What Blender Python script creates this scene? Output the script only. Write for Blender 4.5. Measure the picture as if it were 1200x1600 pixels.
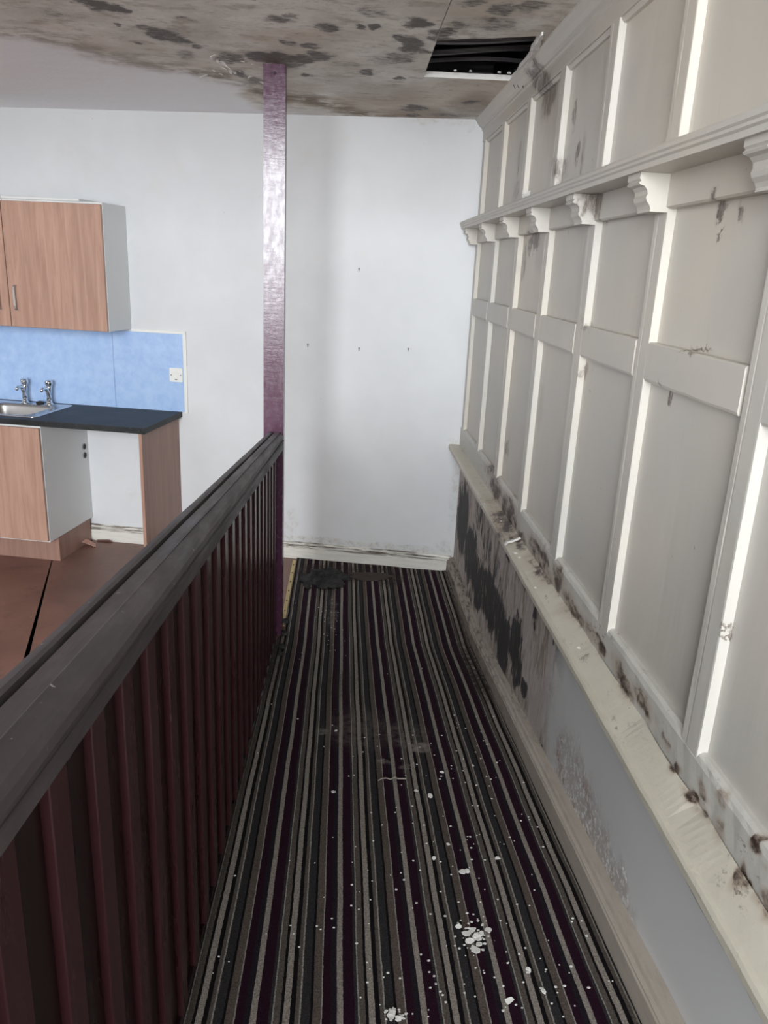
import bpy, bmesh, math, random
from mathutils import Vector, Matrix, noise as mnoise
random.seed(7)
for o in list(bpy.data.objects): bpy.data.objects.remove(o, do_unlink=True)
SC = bpy.context.scene
COL = SC.collection

# ------------------------------------------------------------------ camera
FPX, YAW, PITCH, ROLL = 1215.4, .0611, .3028, -.0478
CAMZ = 1.846
_f = Vector((math.sin(YAW)*math.cos(PITCH), math.cos(YAW)*math.cos(PITCH), -math.sin(PITCH)))
_r = Vector((math.cos(YAW), -math.sin(YAW), 0)); _d = _f.cross(_r)
_c, _s = math.cos(ROLL), math.sin(ROLL)
RIGHT = _c*_r + _s*_d; DOWN = -_s*_r + _c*_d
cam = bpy.data.cameras.new('camera'); camo = bpy.data.objects.new('camera', cam); COL.objects.link(camo)
cam.sensor_fit = 'VERTICAL'; cam.sensor_height = 36; cam.sensor_width = 27
cam.lens = FPX/1600*36; cam.clip_start = .02
camo.matrix_world = Matrix(((RIGHT.x, -DOWN.x, -_f.x, 0), (RIGHT.y, -DOWN.y, -_f.y, 0), (RIGHT.z, -DOWN.z, -_f.z, CAMZ), (0,0,0,1)))
SC.camera = camo

# ------------------------------------------------------------------ light
w = bpy.data.worlds.new('world'); SC.world = w; w.use_nodes = True
w.node_tree.nodes['Background'].inputs[0].default_value = (.75, .86, 1, 1)
w.node_tree.nodes['Background'].inputs[1].default_value = .6
def area(name, loc, rot, sx, sy, power, col):
    l = bpy.data.lights.new(name, 'AREA'); l.shape = 'RECTANGLE'; l.size = sx; l.size_y = sy; l.energy = power; l.color = col
    o = bpy.data.objects.new(name, l); COL.objects.link(o); o.location = loc; o.rotation_euler = rot
    return o
YR = -4.5                                        # the rear wall with the daylight window, behind the camera
WX0, WX1, WZ0, WZ1 = -2.5, .4, 1.25, 3.7
area('window_daylight', ((WX0+WX1)/2, YR-.12, (WZ0+WZ1)/2), (math.radians(90), 0, 0), WX1-WX0-.02, WZ1-WZ0-.02, 900, (.93, .97, 1))
vs = SC.view_settings
vs.view_transform = 'Standard'; vs.look = 'None'; vs.gamma = 1; vs.use_curve_mapping = False; vs.exposure = -0.22

# ------------------------------------------------------------------ photo geometry
BE = -.1805; TH = .1167; DW = 4.7086; TT = math.tan(TH)
BU = Vector((math.cos(BE), math.sin(BE), 0)); BN = Vector((-math.sin(BE), math.cos(BE), 0))
CEIL = 2.646
YK = 3.62                                        # ramp meets the level landing
YTOP = -1.1
def ray(px, py): return RIGHT*((px-600)/FPX) + DOWN*((py-800)/FPX) + _f
def pz(px, py, z):
    r = ray(px, py); return r*((z-CAMZ)/r.z) + Vector((0,0,CAMZ))
def px_(px, py, x):
    r = ray(px, py); return r*(x/r.x) + Vector((0,0,CAMZ))
def pwall(px, py, wd=0):
    r = ray(px, py); return r*((DW-wd)/(BN.dot(r))) + Vector((0,0,CAMZ))
def pramp(px, py):
    r = ray(px, py); k = (YK*TT-CAMZ)/(r.z+TT*r.y); p = r*k + Vector((0,0,CAMZ))
    return p if p.y < YK else pz(px, py, 0)
def zr(y): return max(0, (YK-max(y, YTOP))*TT)
def ywall(x): return (DW-BN.x*x)/BN.y

# ------------------------------------------------------------------ mesh helpers
def link(name, bm, mat, parent=None, smooth=False, mats=None, recalc=True):
    if recalc: bmesh.ops.recalc_face_normals(bm, faces=bm.faces)
    me = bpy.data.meshes.new(name); bm.to_mesh(me); bm.free()
    for m in (mats or [mat]): me.materials.append(m)
    if smooth:
        for p in me.polygons: p.use_smooth = True
    o = bpy.data.objects.new(name, me); COL.objects.link(o)
    if parent: o.parent = parent
    return o
def tag(o, label=None, cat=None, group=None, kind=None):
    if label: o['label'] = label
    if cat: o['category'] = cat
    if group: o['group'] = group
    if kind: o['kind'] = kind
    return o
def empty(name, loc, rz=0):
    o = bpy.data.objects.new(name, None); COL.objects.link(o); o.location = loc; o.rotation_euler = (0,0,rz)
    o.empty_display_size = .1
    return o
def addbox(bm, a, b, bev=0, seg=1):
    n = bmesh.new()
    bmesh.ops.create_cube(n, size=1)
    for v in n.verts:
        v.co = Vector(((a[i]+b[i])/2 + v.co[i]*(b[i]-a[i]) for i in range(3)))
    if bev: bmesh.ops.bevel(n, geom=list(n.edges), offset=bev, segments=seg, affect='EDGES')
    merge(bm, n)
def merge(bm, n):
    t = bpy.data.meshes.new('tmp'); n.to_mesh(t); n.free(); bm.from_mesh(t); bpy.data.meshes.remove(t)
def box(name, a, b, mat, parent=None, bev=0, seg=1):
    bm = bmesh.new(); addbox(bm, a, b, bev, seg); return link(name, bm, mat, parent)
def loft(bm, prof, stations, fn, caps=True):
    """closed profile swept through stations; fn(station, i, (a, b)) -> point"""
    rings = [[bm.verts.new(fn(s, i, p)) for i, p in enumerate(prof)] for s in stations]
    n = len(prof)
    for r0, r1 in zip(rings, rings[1:]):
        for i in range(n): bm.faces.new((r0[i], r0[(i+1)%n], r1[(i+1)%n], r1[i]))
    if caps:
        bm.faces.new(rings[0][::-1]); bm.faces.new(rings[-1])
def prism(bm, pts, z0, z1):
    loft(bm, pts, (z0, z1), lambda s, i, p: (p[0], p[1], s))
def tube(bm, path, radii, n=12):
    rings = []
    for k, p in enumerate(path):
        p = Vector(p)
        t = (Vector(path[min(k+1, len(path)-1)]) - Vector(path[max(k-1, 0)])).normalized()
        a = t.orthogonal().normalized() if k == 0 else (a - t*a.dot(t)).normalized()
        b = t.cross(a)
        rr = radii[k] if isinstance(radii, (list, tuple)) else radii
        rings.append([bm.verts.new(p + (a*math.cos(q) + b*math.sin(q))*rr) for q in [2*math.pi*j/n for j in range(n)]])
    for r0, r1 in zip(rings, rings[1:]):
        for i in range(n): bm.faces.new((r0[i], r0[(i+1)%n], r1[(i+1)%n], r1[i]))
    bm.faces.new(rings[0][::-1]); bm.faces.new(rings[-1])
def lathe(bm, prof, c=(0,0,0), n=20):
    c = Vector(c); rings = []
    for r, z in prof:
        rings.append([bm.verts.new(c + Vector((r*math.cos(q), r*math.sin(q), z))) for q in [2*math.pi*j/n for j in range(n)]])
    for r0, r1 in zip(rings, rings[1:]):
        for i in range(n): bm.faces.new((r0[i], r0[(i+1)%n], r1[(i+1)%n], r1[i]))
    bm.faces.new(rings[0][::-1]); bm.faces.new(rings[-1])
def frange(a, b, n): return [a+(b-a)*i/n for i in range(n+1)]
def nz(x, y, z=0): return mnoise.noise(Vector((x, y, z)))

# ------------------------------------------------------------------ materials
def lin(c):
    return tuple((v/255/12.92 if v/255 <= .04045 else ((v/255+.055)/1.055)**2.4) for v in c)
class N:
    def __init__(s, name):
        s.m = bpy.data.materials.new(name); s.m.use_nodes = True; s.t = s.m.node_tree
        s.b = s.t.nodes['Principled BSDF']; s.co = s.t.nodes.new('ShaderNodeTexCoord').outputs['Object']
    def new(s, k, **kw):
        n = s.t.nodes.new(k)
        for a, v in kw.items(): setattr(n, a, v)
        return n
    def l(s, a, b): s.t.links.new(a, b)
    def put(s, sock, v):
        if hasattr(v, 'links') or isinstance(v, bpy.types.NodeSocket): s.l(v, sock)
        elif isinstance(v, (tuple, list)) and len(v) == 3 and sock.type == 'RGBA': sock.default_value = (*v, 1)
        else: sock.default_value = v
    def mapv(s, scale=(1,1,1), rot=(0,0,0), loc=(0,0,0), co=None):
        n = s.new('ShaderNodeMapping'); n.inputs['Scale'].default_value = scale; n.inputs['Rotation'].default_value = rot; n.inputs['Location'].default_value = loc
        s.l(co or s.co, n.inputs['Vector']); return n.outputs[0]
    def noise(s, scale=5, detail=4, rough=.6, co=None, color=False, dist=0):
        n = s.new('ShaderNodeTexNoise'); n.inputs['Scale'].default_value = scale; n.inputs['Detail'].default_value = detail; n.inputs['Roughness'].default_value = rough; n.inputs['Distortion'].default_value = dist
        s.l(co or s.co, n.inputs['Vector']); return n.outputs['Color' if color else 'Fac']
    def voro(s, scale=5, co=None):
        n = s.new('ShaderNodeTexVoronoi'); n.inputs['Scale'].default_value = scale; s.l(co or s.co, n.inputs['Vector']); return n.outputs['Distance']
    def rng(s, v, a, b, c=0, d=1, smooth=True):
        n = s.new('ShaderNodeMapRange'); n.interpolation_type = 'SMOOTHSTEP' if smooth else 'LINEAR'
        s.put(n.inputs['Value'], v)
        for k, q in zip(('From Min','From Max','To Min','To Max'), (a,b,c,d)): s.put(n.inputs[k], q)
        return n.outputs[0]
    def math(s, op, a, b=0):
        n = s.new('ShaderNodeMath', operation=op); s.put(n.inputs[0], a); s.put(n.inputs[1], b); return n.outputs[0]
    def vm(s, op, a, b):
        n = s.new('ShaderNodeVectorMath', operation=op); s.put(n.inputs[0], a); s.put(n.inputs[1], b)
        return n.outputs['Value'] if op == 'LENGTH' else n.outputs[0]
    def mix(s, f, a, b):
        n = s.new('ShaderNodeMix', data_type='RGBA'); s.put(n.inputs[0], f); s.put(n.inputs[6], a); s.put(n.inputs[7], b); return n.outputs[2]
    def sep(s, co=None):
        n = s.new('ShaderNodeSeparateXYZ'); s.l(co or s.co, n.inputs[0]); return n.outputs
    def warp(s, amp, scale, detail=4, co=None):
        c = s.noise(scale, detail, .65, co=co, color=True)
        return s.vm('ADD', co or s.co, s.vm('MULTIPLY', s.vm('SUBTRACT', c, (.5,.5,.5)), (amp*2,)*3 if not isinstance(amp, tuple) else tuple(2*q for q in amp)))
    def blobs(s, co, items, a=1.15, b=.45):
        out = None
        for c, r, st in items:
            d = s.vm('LENGTH', s.vm('MULTIPLY', s.vm('SUBTRACT', co, tuple(c)), tuple(1/q for q in r)), (0,0,0))
            v = s.rng(d, b, a, st, 0)
            out = v if out is None else s.math('MAXIMUM', out, v)
        return out
    def bump(s, h, strength=.3, dist=.01, prev=None):
        n = s.new('ShaderNodeBump'); n.inputs['Strength'].default_value = strength; n.inputs['Distance'].default_value = dist
        s.l(h, n.inputs['Height'])
        if prev: s.l(prev, n.inputs['Normal'])
        return n.outputs[0]
    def done(s, col=None, rough=None, normal=None, metal=None, spec=None, coat=None):
        if col is not None: s.put(s.b.inputs['Base Color'], col)
        if rough is not None: s.put(s.b.inputs['Roughness'], rough)
        if normal is not None: s.l(normal, s.b.inputs['Normal'])
        if metal is not None: s.b.inputs['Metallic'].default_value = metal
        if spec is not None: s.b.inputs['Specular IOR Level'].default_value = spec
        if coat is not None: s.b.inputs['Coat Weight'].default_value = coat
        return s.m
def plain(name, col, rough=.5, var=.12, scale=20, metal=0, bump=.05):
    n = N(name); f = n.noise(scale, 5)
    c = n.mix(f, tuple(v*(1-var) for v in col), tuple(min(1, v*(1+var)) for v in col))
    return n.done(c, rough, n.bump(f, bump, .004), metal)

# blobs given as photo ellipses on a plane
def cb(px, py, rx, ry, st=1):                    # ceiling
    c = pz(px, py, CEIL); a = pz(px+rx, py, CEIL); b = pz(px, py+ry, CEIL)
    return (c, (abs(a.x-c.x)+.004, abs(b.y-c.y)+.01, .2), st)
def rb(px, py, rx, rz_, st=1, x=.735):            # right wall plane
    c = px_(px, py, x); k = (c - Vector((0,0,CAMZ))).length/FPX
    a = px_(px+rx, py, x)
    return (c, (.12, abs(a.y-c.y)+.004, rz_*k), st)
def rpb(px, py, rx, ry, st=1):                    # ramp / landing
    c = pramp(px, py); a = pramp(px+rx, py); b = pramp(px, py+ry)
    return (c, (abs(a.x-c.x), abs(b.y-c.y), .3), st)
def wb(px, py, rx, ry, st=1):
    c = pwall(px, py); k = (c-Vector((0,0,CAMZ))).length/FPX
    return (c, (rx*k, .4, ry*k), st)

def m_panelling():
    n = N('cream_gloss_paint')
    st = n.mapv((9, 9, .7)); f1 = n.noise(6, 5, .6, st); f2 = n.noise(1.3, 3)
    base = n.mix(f1, lin((184,181,174)), lin((196,192,186)))
    base = n.mix(n.rng(f2, .35, .75), base, lin((202,194,182)))
    wc = n.warp((.03,.035,.12), 9, 6)
    brown = n.blobs(wc, [rb(852,150,16,45,.95), rb(845,118,14,20,1), rb(868,262,18,16,.8), rb(862,190,22,70,.45), rb(940,318,9,28,.9),
        rb(1115,332,9,17,1), rb(1142,335,6,20,1), rb(1112,380,3,6,.9), rb(828,382,13,16,1), rb(838,400,10,30,.5), rb(812,420,4,45,.75),
        rb(1082,549,22,7,.9), rb(1036,622,4,14,.9), rb(1033,606,3,6,.9), rb(915,512,12,5,.7), rb(908,575,4,18,.8), rb(838,640,4,40,.5),
        rb(800,300,6,12,.7), rb(805,245,3,40,.75), rb(896,230,4,24,.9), rb(902,250,3,45,.7), rb(890,180,4,12,.9), rb(1132,986,1,5,.8), rb(787,700,5,20,.8),
        rb(745,260,2,50,.5)])
    sp = n.noise(34, 4, .7); sp2 = n.noise(7, 2)
    streak = n.rng(n.noise(14, 5, .65, n.mapv((2,4,.6))), .6, .78)
    dots = n.math('MULTIPLY', n.rng(sp, .66, .72), n.rng(sp2, .52, .66))
    fm = n.rng(n.math('ADD', brown, n.math('MULTIPLY', n.math('SUBTRACT', n.noise(34, 7, .78, n.mapv((1,1.6,.35))), .5), 1.8)), .55, 1.15)
    c = n.mix(fm, base, lin((52,36,32)))
    c = n.mix(n.math('MULTIPLY', brown, .35), c, lin((140,126,114)))
    c = n.mix(n.math('MULTIPLY', dots, .65), c, lin((70,54,46)))
    c = n.mix(n.math('MULTIPLY', streak, .14), c, lin((140,126,112)))
    h = n.noise(11, 6, .6, n.mapv((5,5,.8)))
    nb = n.bump(h, .08, .006); nb = n.bump(n.noise(60, 3), .04, .002, nb)
    return n.done(c, n.rng(f1, .2, .8, .34, .5), nb)
def m_sill(name, c0, c1):
    n = N(name)
    f = n.noise(5, 6); base = n.mix(f, c0, c1)
    wc = n.warp((.03,.10,.03), 7, 3)
    g = n.blobs(wc, [rb(765,765,14,22,1,.70), rb(785,800,22,34,.95,.70), rb(825,860,16,24,.8,.70), rb(1015,1150,12,16,.6,.70), rb(1100,1290,12,14,.7,.70), rb(950,1045,20,22,.7,.70), rb(805,842,13,12,.9,.70), rb(838,875,12,20,.85,.70), rb(858,905,14,28,.9,.70), rb(880,940,12,24,.8,.71), rb(905,985,16,18,.75,.70),
         rb(925,1020,12,16,.85,.70), rb(960,1070,16,20,.9,.70), rb(985,1100,14,18,.9,.70), rb(1040,1205,14,12,1,.70), rb(1070,1250,14,14,.9,.70), rb(1150,1380,14,22,.9,.70), rb(1180,1420,18,22,.9,.70), rb(760,740,16,22,.8,.70), rb(800,830,20,16,.7,.725), rb(850,890,26,16,.8,.728), rb(895,950,28,18,.85,.728), rb(930,1000,26,14,.7,.728), rb(1000,1090,24,16,.7,.728), rb(1100,1235,12,14,.8,.728), rb(1128,1250,6,14,.8,.728), rb(1188,1330,10,22,.9,.728)])
    fine = n.noise(26, 6, .68, n.mapv((1,.5,1)))
    c = n.mix(n.math('MULTIPLY', g, .7), base, lin((156,134,116)))
    c = n.mix(n.rng(n.math('ADD', g, n.math('MULTIPLY', n.math('SUBTRACT', fine, .5), 2.6)), .5, 1.15), c, lin((56,40,34)))
    specks = n.math('MULTIPLY', n.rng(n.noise(45, 6, .76, n.mapv((1,.7,1))), .56, .66), n.rng(n.noise(4, 4), .42, .6))
    c = n.mix(n.math('MULTIPLY', specks, .8), c, lin((62,48,40)))
    nb = n.bump(n.noise(22, 6, .65, n.mapv((1,.5,1))), .3, .008)
    return n.done(c, .45, nb)
def m_lowerwall():
    n = N('damp_mouldy_wall_paint')
    w1 = n.warp((.0,.16,.3), 4, 5); X, Y, Z = n.sep(w1)
    st = n.mapv((1, 2.4, .75))
    a = n.noise(9, 7, .7, st, dist=.6); b = n.noise(18, 7, .76, n.mapv((1,1.8,.45))); b2 = n.noise(4.5, 5, .65, n.mapv((1,1.6,.6), loc=(0,3,1)))
    damp = n.rng(Y, 2.18, 2.42)
    dcol = n.mix(n.rng(a, .38, .62), lin((144,130,120)), lin((190,181,172)))
    dcol = n.mix(n.rng(b2, .5, .62), dcol, lin((122,94,80)))
    pale = n.rng(n.math('MULTIPLY', b, n.rng(b2, .3, .7)), .24, .36)
    dcol = n.mix(n.math('MULTIPLY', pale, .6), dcol, lin((206,200,198)))
    wc = n.warp((0,.14,.16), 6, 6)
    blk = n.blobs(wc, [rb(720,810,12,75,1), rb(732,865,16,60,1), rb(748,810,10,55,.6), rb(765,940,30,55,1), rb(780,985,26,60,1), rb(800,1000,16,60,1), rb(742,905,18,55,.95), rb(758,850,12,70,.55),
         rb(875,1022,15,34,1), rb(803,1040,12,45,.95), rb(815,1075,10,30,.95), rb(840,1175,7,14,1), rb(792,858,7,20,1), rb(833,960,5,18,.95), rb(780,1020,12,40,.95), rb(815,905,9,24,.6), rb(728,950,10,40,.8), rb(770,890,16,40,.5)])
    bm_ = n.rng(n.math('ADD', blk, n.math('MULTIPLY', n.math('SUBTRACT', n.noise(17, 7, .76, n.mapv((1,1.7,.42))), .5), 2.7)), .38, .8)
    dcol = n.mix(n.math('MULTIPLY', bm_, .95), dcol, lin((36,35,39)))
    grey = n.mix(n.noise(2.5, 3), lin((206,206,206)), lin((214,213,212)))
    fl = n.blobs(n.warp((0,.1,.12), 7, 6), [rb(892,1235,34,75,.9), rb(912,1290,34,70,1), rb(930,1335,28,65,1), rb(955,1400,24,65,.95), rb(878,1195,24,60,.8), rb(970,1455,16,50,.8)])
    spk = n.rng(n.noise(60, 5, .75), .5, .6)
    grey = n.mix(n.math('MULTIPLY', fl, .6), grey, lin((160,146,138)))
    grey = n.mix(n.math('MULTIPLY', fl, n.rng(n.noise(10, 5), .5, .62)), grey, lin((148,122,112)))
    grey = n.mix(n.math('MULTIPLY', n.math('MULTIPLY', fl, spk), .9), grey, lin((240,240,238)))
    c = n.mix(damp, grey, dcol)
    rel = n.math('ADD', n.math('MULTIPLY', damp, b), n.math('MULTIPLY', fl, spk))
    nb = n.bump(rel, .5, .012)
    return n.done(c, n.rng(damp, 0, 1, .42, .7), nb)
def m_ceiling():
    n = N('water_stained_ceiling_paint')
    wd = n.warp((.22,.3,0), 2.2, 5)
    X, Y, Z = n.sep(wd)
    # damp side of an uneven diagonal tide line
    side = n.math('SUBTRACT', n.math('ADD', n.math('MULTIPLY', X, .78), 4.72), Y)
    damp = n.math('MAXIMUM', n.rng(side, -.05, .28), n.blobs(n.warp((.1,.1,0), 5, 5), [cb(425,150,48,26,1), cb(560,168,130,24,1), cb(690,172,110,26,1), cb(350,108,70,22,1), cb(490,160,60,22,1)], 1.2, .6))
    a = n.noise(3.2, 6, .62); b = n.noise(9, 6, .68, n.mapv((.8,1.2,1))); f = n.noise(30, 5, .7)
    clean = n.mix(n.noise(1.6, 4), lin((238,238,240)), lin((244,244,246)))
    d = n.mix(n.rng(a, .32, .66), lin((200,195,186)), lin((232,229,223)))
    d = n.mix(n.math('MULTIPLY', n.rng(b, .5, .68), .7), d, lin((160,150,134)))
    d = n.mix(n.math('MULTIPLY', n.rng(n.noise(1.4, 3, co=n.mapv(loc=(2,1,0))), .46, .6), .6), d, lin((204,190,174)))
    edge = n.math('MULTIPLY', n.rng(side, -.1, .1), n.rng(side, .1, .42, 1, 0))
    d = n.mix(n.math('MULTIPLY', edge, n.rng(b, .38, .56)), d, lin((126,110,92)))
    d = n.mix(n.blobs(n.warp((.06,.06,0), 6, 5), [cb(432,150,30,16,.8), cb(660,178,80,12,.6), cb(600,150,80,20,.4), cb(735,165,40,22,.5)]), d, lin((128,104,80)))
    mb = n.blobs(n.warp((.09,.07,0), 7, 7), [cb(150,10,22,10), cb(180,14,20,8), cb(140,5,20,6,.9), cb(185,38,9,3,.8), cb(255,55,24,11,.95), cb(280,62,20,8,.9), cb(235,45,16,7,.7), cb(225,68,6,3,.9), cb(290,85,18,8,.6), cb(305,73,12,4,.8), cb(285,30,12,4,.6),
       cb(365,90,26,9,.8), cb(350,95,18,8,.7), cb(375,115,16,7,.8), cb(395,125,22,8,.7), cb(418,90,40,11,1), cb(428,88,30,10,1), cb(450,100,40,8,.8), cb(465,92,38,9,.95), cb(500,88,26,9,.9), cb(435,30,26,8,.75), cb(460,26,14,6,.7), cb(440,30,9,4,.9), cb(510,43,22,6,.85), cb(455,68,18,5,.8), cb(490,72,22,5,.8),
       cb(560,41,10,5,1), cb(585,41,12,4,1), cb(650,36,24,9,1), cb(640,70,24,15,1), cb(625,62,16,9,.9), cb(655,80,14,6,.8), cb(600,95,40,9,.55), cb(620,90,30,10,.7), cb(575,113,18,5,.95), cb(622,122,10,3,.9), cb(649,168,20,5,1), cb(640,170,16,5,.7), cb(700,50,26,8,.85), cb(720,40,30,9,.7), cb(690,60,26,6,.9), cb(780,38,40,14,.6), cb(790,15,26,12,.7), cb(835,10,30,10,.7), cb(745,6,24,7,.7),
       cb(480,117,8,3,.9), cb(735,160,14,5,.75), cb(645,180,12,3,.8), cb(580,20,26,9,.6), cb(85,20,16,7,.5), cb(540,100,30,6,.5), cb(700,180,40,4,.6)])
    mfac = n.rng(n.math('ADD', mb, n.math('MULTIPLY', n.math('SUBTRACT', n.noise(42, 6, .75, n.mapv((.55,1.2,1))), .5), 1.9)), .32, 1.0)
    d = n.mix(n.math('MULTIPLY', mfac, .92), d, lin((38,36,37)))
    d = n.mix(n.math('MULTIPLY', n.math('MULTIPLY', mb, .45), damp), d, lin((122,116,112)))
    spk = n.math('MULTIPLY', n.rng(n.noise(24, 7, .78, n.mapv((.6,1.3,1))), .54, .68), n.rng(a, .36, .58))
    d = n.mix(n.math('MULTIPLY', spk, .6), d, lin((98,90,84)))
    lt = n.math('MULTIPLY', n.rng(n.noise(16, 7, .76, n.mapv((.6,1.3,1), loc=(5,2,0))), .54, .7), .6)
    d = n.mix(lt, d, lin((206,202,196)))
    c = n.mix(damp, clean, d)
    nb = n.bump(n.noise(5, 6, .6), .25, .02); nb = n.bump(n.math('MULTIPLY', b, damp), .25, .008, nb)
    return n.done(c, .75, nb)
def m_backwall():
    n = N('scuffed_white_wall_paint')
    a = n.noise(1.3, 4); base = n.mix(n.rng(a, .3, .7), lin((205,206,208)), lin((215,216,218)))
    base = n.mix(n.math('MULTIPLY', n.rng(n.noise(3.5, 5, .6), .56, .74), .25), base, lin((206,202,192)))
    g = n.blobs(n.warp((.06,.06,.06), 8, 6), [wb(455,850,16,16,.8), wb(500,846,60,7,.8), wb(560,850,60,6,.8), wb(640,858,60,7,.9), wb(700,860,20,20,.6), wb(712,760,9,90,.5), wb(706,690,12,6,.6), wb(455,815,12,30,.4),
        wb(690,190,60,6,.5), wb(205,390,30,60,.08), wb(110,250,40,24,.08), wb(205,770,12,14,.2), wb(738,195,6,12,.5)])
    c = n.mix(n.math('MULTIPLY', g, n.rng(n.noise(34, 7, .78), .42, .8)), base, lin((138,126,112)))
    c = n.mix(n.math('MULTIPLY', g, .2), c, lin((190,182,166)))
    sc = n.math('MULTIPLY', n.rng(n.noise(44, 3, .6), .72, .75), n.rng(n.noise(3, 2), .55, .65))
    c = n.mix(n.math('MULTIPLY', sc, .5), c, lin((120,112,106)))
    nb = n.bump(n.noise(4, 5), .12, .02); nb = n.bump(n.noise(120, 3), .06, .002, nb)
    return n.done(c, .55, nb)
def m_skirting():
    n = N('dirty_cream_skirting_paint')
    f = n.noise(6, 5); c = n.mix(f, lin((214,211,202)), lin((230,227,219)))
    g = n.noise(9, 6, .7, n.mapv((1,1,3)))
    X, Y, Z = n.sep()
    top = n.rng(Z, .066, .08)
    c = n.mix(n.math('MULTIPLY', n.math('MAXIMUM', n.math('MULTIPLY', top, .95), .14), n.rng(n.noise(18, 6, .7, n.mapv((.3,.3,5))), .40, .62)), c, lin((76,62,50)))
    return n.done(c, .45, n.bump(g, .15, .006))
def m_rampskirt():
    n = N('grimy_ramp_skirting_paint')
    f = n.noise(5, 6, .65, n.mapv((1,.5,1))); c = n.mix(f, lin((172,162,150)), lin((190,180,168)))
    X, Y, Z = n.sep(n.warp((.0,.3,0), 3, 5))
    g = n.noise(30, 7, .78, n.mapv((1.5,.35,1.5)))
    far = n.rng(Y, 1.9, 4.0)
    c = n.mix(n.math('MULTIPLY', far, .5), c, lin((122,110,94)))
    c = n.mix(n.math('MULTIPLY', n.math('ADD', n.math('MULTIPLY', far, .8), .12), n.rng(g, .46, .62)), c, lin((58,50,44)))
    return n.done(c, .5, n.bump(g, .2, .006))
def m_carpet():
    n = N('striped_wool_carpet')
    X, Y, Z = n.sep()
    wob = n.math('MULTIPLY', n.math('SUBTRACT', n.noise(1.6, 2), .5), .012)
    wob2 = n.math('MULTIPLY', n.math('SUBTRACT', n.noise(60, 3), .5), .0035)
    xx = n.math('ADD', n.math('ADD', X, wob), wob2)
    t = n.math('FRACT', n.math('DIVIDE', n.math('ADD', xx, .277+.187*6), .187))
    cr = n.new('ShaderNodeValToRGB'); cr.color_ramp.interpolation = 'CONSTANT'; n.l(t, cr.inputs[0])
    LI, MI, PA, DG, BL, BR, PL, BB = (lin(c) for c in ((170,161,152),(106,98,91),(172,167,160),(58,56,58),(22,17,21),(108,97,90),(46,17,36),(40,34,42)))
    seq = [(0,LI),(.075,BL),(.135,MI),(.183,PA),(.203,DG),(.308,BL),(.338,BR),(.436,PA),(.451,PL),(.549,BB),(.624,LI),(.699,PL),(.835,DG),(.872,PA),(.887,MI),(.962,BL)]
    e = cr.color_ramp.elements
    while len(e) > 1: e.remove(e[-1])
    e[0].position = 0; e[0].color = (*seq[0][1], 1)
    for p, c in seq[1:]:
        q = e.new(p); q.color = (*c, 1)
    c = cr.outputs[0]
    f = n.noise(240, 3, .7); g = n.noise(30, 5, .65)
    c = n.mix(n.rng(f, .3, .72, .0, .6), c, tuple(0*v for v in (1,1,1)))
    wc = n.warp((.03,.05,0), 9, 6)
    dirt = n.blobs(n.warp((.05,.09,0), 7, 6), [rpb(510,905,36,22,.95), rpb(560,902,40,13,.85), rpb(610,905,26,14,.7), rpb(500,895,40,14,.8), rpb(740,1050,20,60,.85), rpb(722,960,14,60,.5), rpb(560,890,70,8,.6), rpb(530,1072,40,30,.35), rpb(430,1040,16,60,.5), rpb(720,1010,24,50,.5)])
    c = n.mix(n.math('MULTIPLY', dirt, n.rng(g, .3, .55)), c, lin((48,40,38)))
    dust = n.blobs(wc, [rpb(655,1170,26,8,.75), rpb(600,1192,14,4,.9), rpb(635,1200,14,5,.6), rpb(630,1150,40,22,.25), rpb(740,1462,26,10,.35), rpb(560,1140,60,40,.18), rpb(505,1145,10,6,.5), rpb(520,960,8,40,.3)])
    c = n.mix(n.math('MULTIPLY', dust, n.rng(g, .3, .65)), c, lin((158,150,142)))
    spk = n.math('MULTIPLY', n.rng(n.noise(85, 3, .6), .73, .76), n.rng(n.noise(2.2, 3), .42, .62))
    c = n.mix(n.math('MULTIPLY', spk, .6), c, lin((170,164,156)))
    nb = n.bump(f, .6, .004); nb = n.bump(n.noise(6, 4), .2, .01, nb)
    return n.done(c, .95, nb, spec=.15)
def m_wood(name, c0, c1, rough, axis='z', scale=1, bump=.08, coat=0):
    n = N(name)
    sc = {'z': (14,14,.8), 'x': (.8,14,14), 'y': (14,.8,14)}[axis]
    m = n.mapv(tuple(v*scale for v in sc))
    a = n.noise(2.2, 6, .62, m, dist=.7); b = n.noise(9, 5, .7, m)
    c = n.mix(n.rng(a, .3, .7), c0, c1)
    c = n.mix(n.math('MULTIPLY', n.rng(b, .45, .75), .35), c, tuple(v*.7 for v in c0))
    return n.done(c, rough, n.bump(b, bump, .003), coat=coat)
def m_rail():
    n = N('dusty_dark_stained_wood')
    m = n.mapv((12,.7,12)); a = n.noise(3, 6, .65, m)
    c = n.mix(a, lin((44,38,40)), lin((74,67,68)))
    d = n.rng(n.noise(7, 6, .7, n.mapv((1.6,.6,1.6))), .45, .75)
    c = n.mix(n.math('MULTIPLY', d, .5), c, lin((104,98,96)))
    s = n.math('MULTIPLY', n.rng(n.noise(60, 4), .68, .74), .8)
    c = n.mix(s, c, lin((170,164,160)))
    return n.done(c, n.rng(a, .3, .7, .42, .62), n.bump(a, .2, .004))
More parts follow.
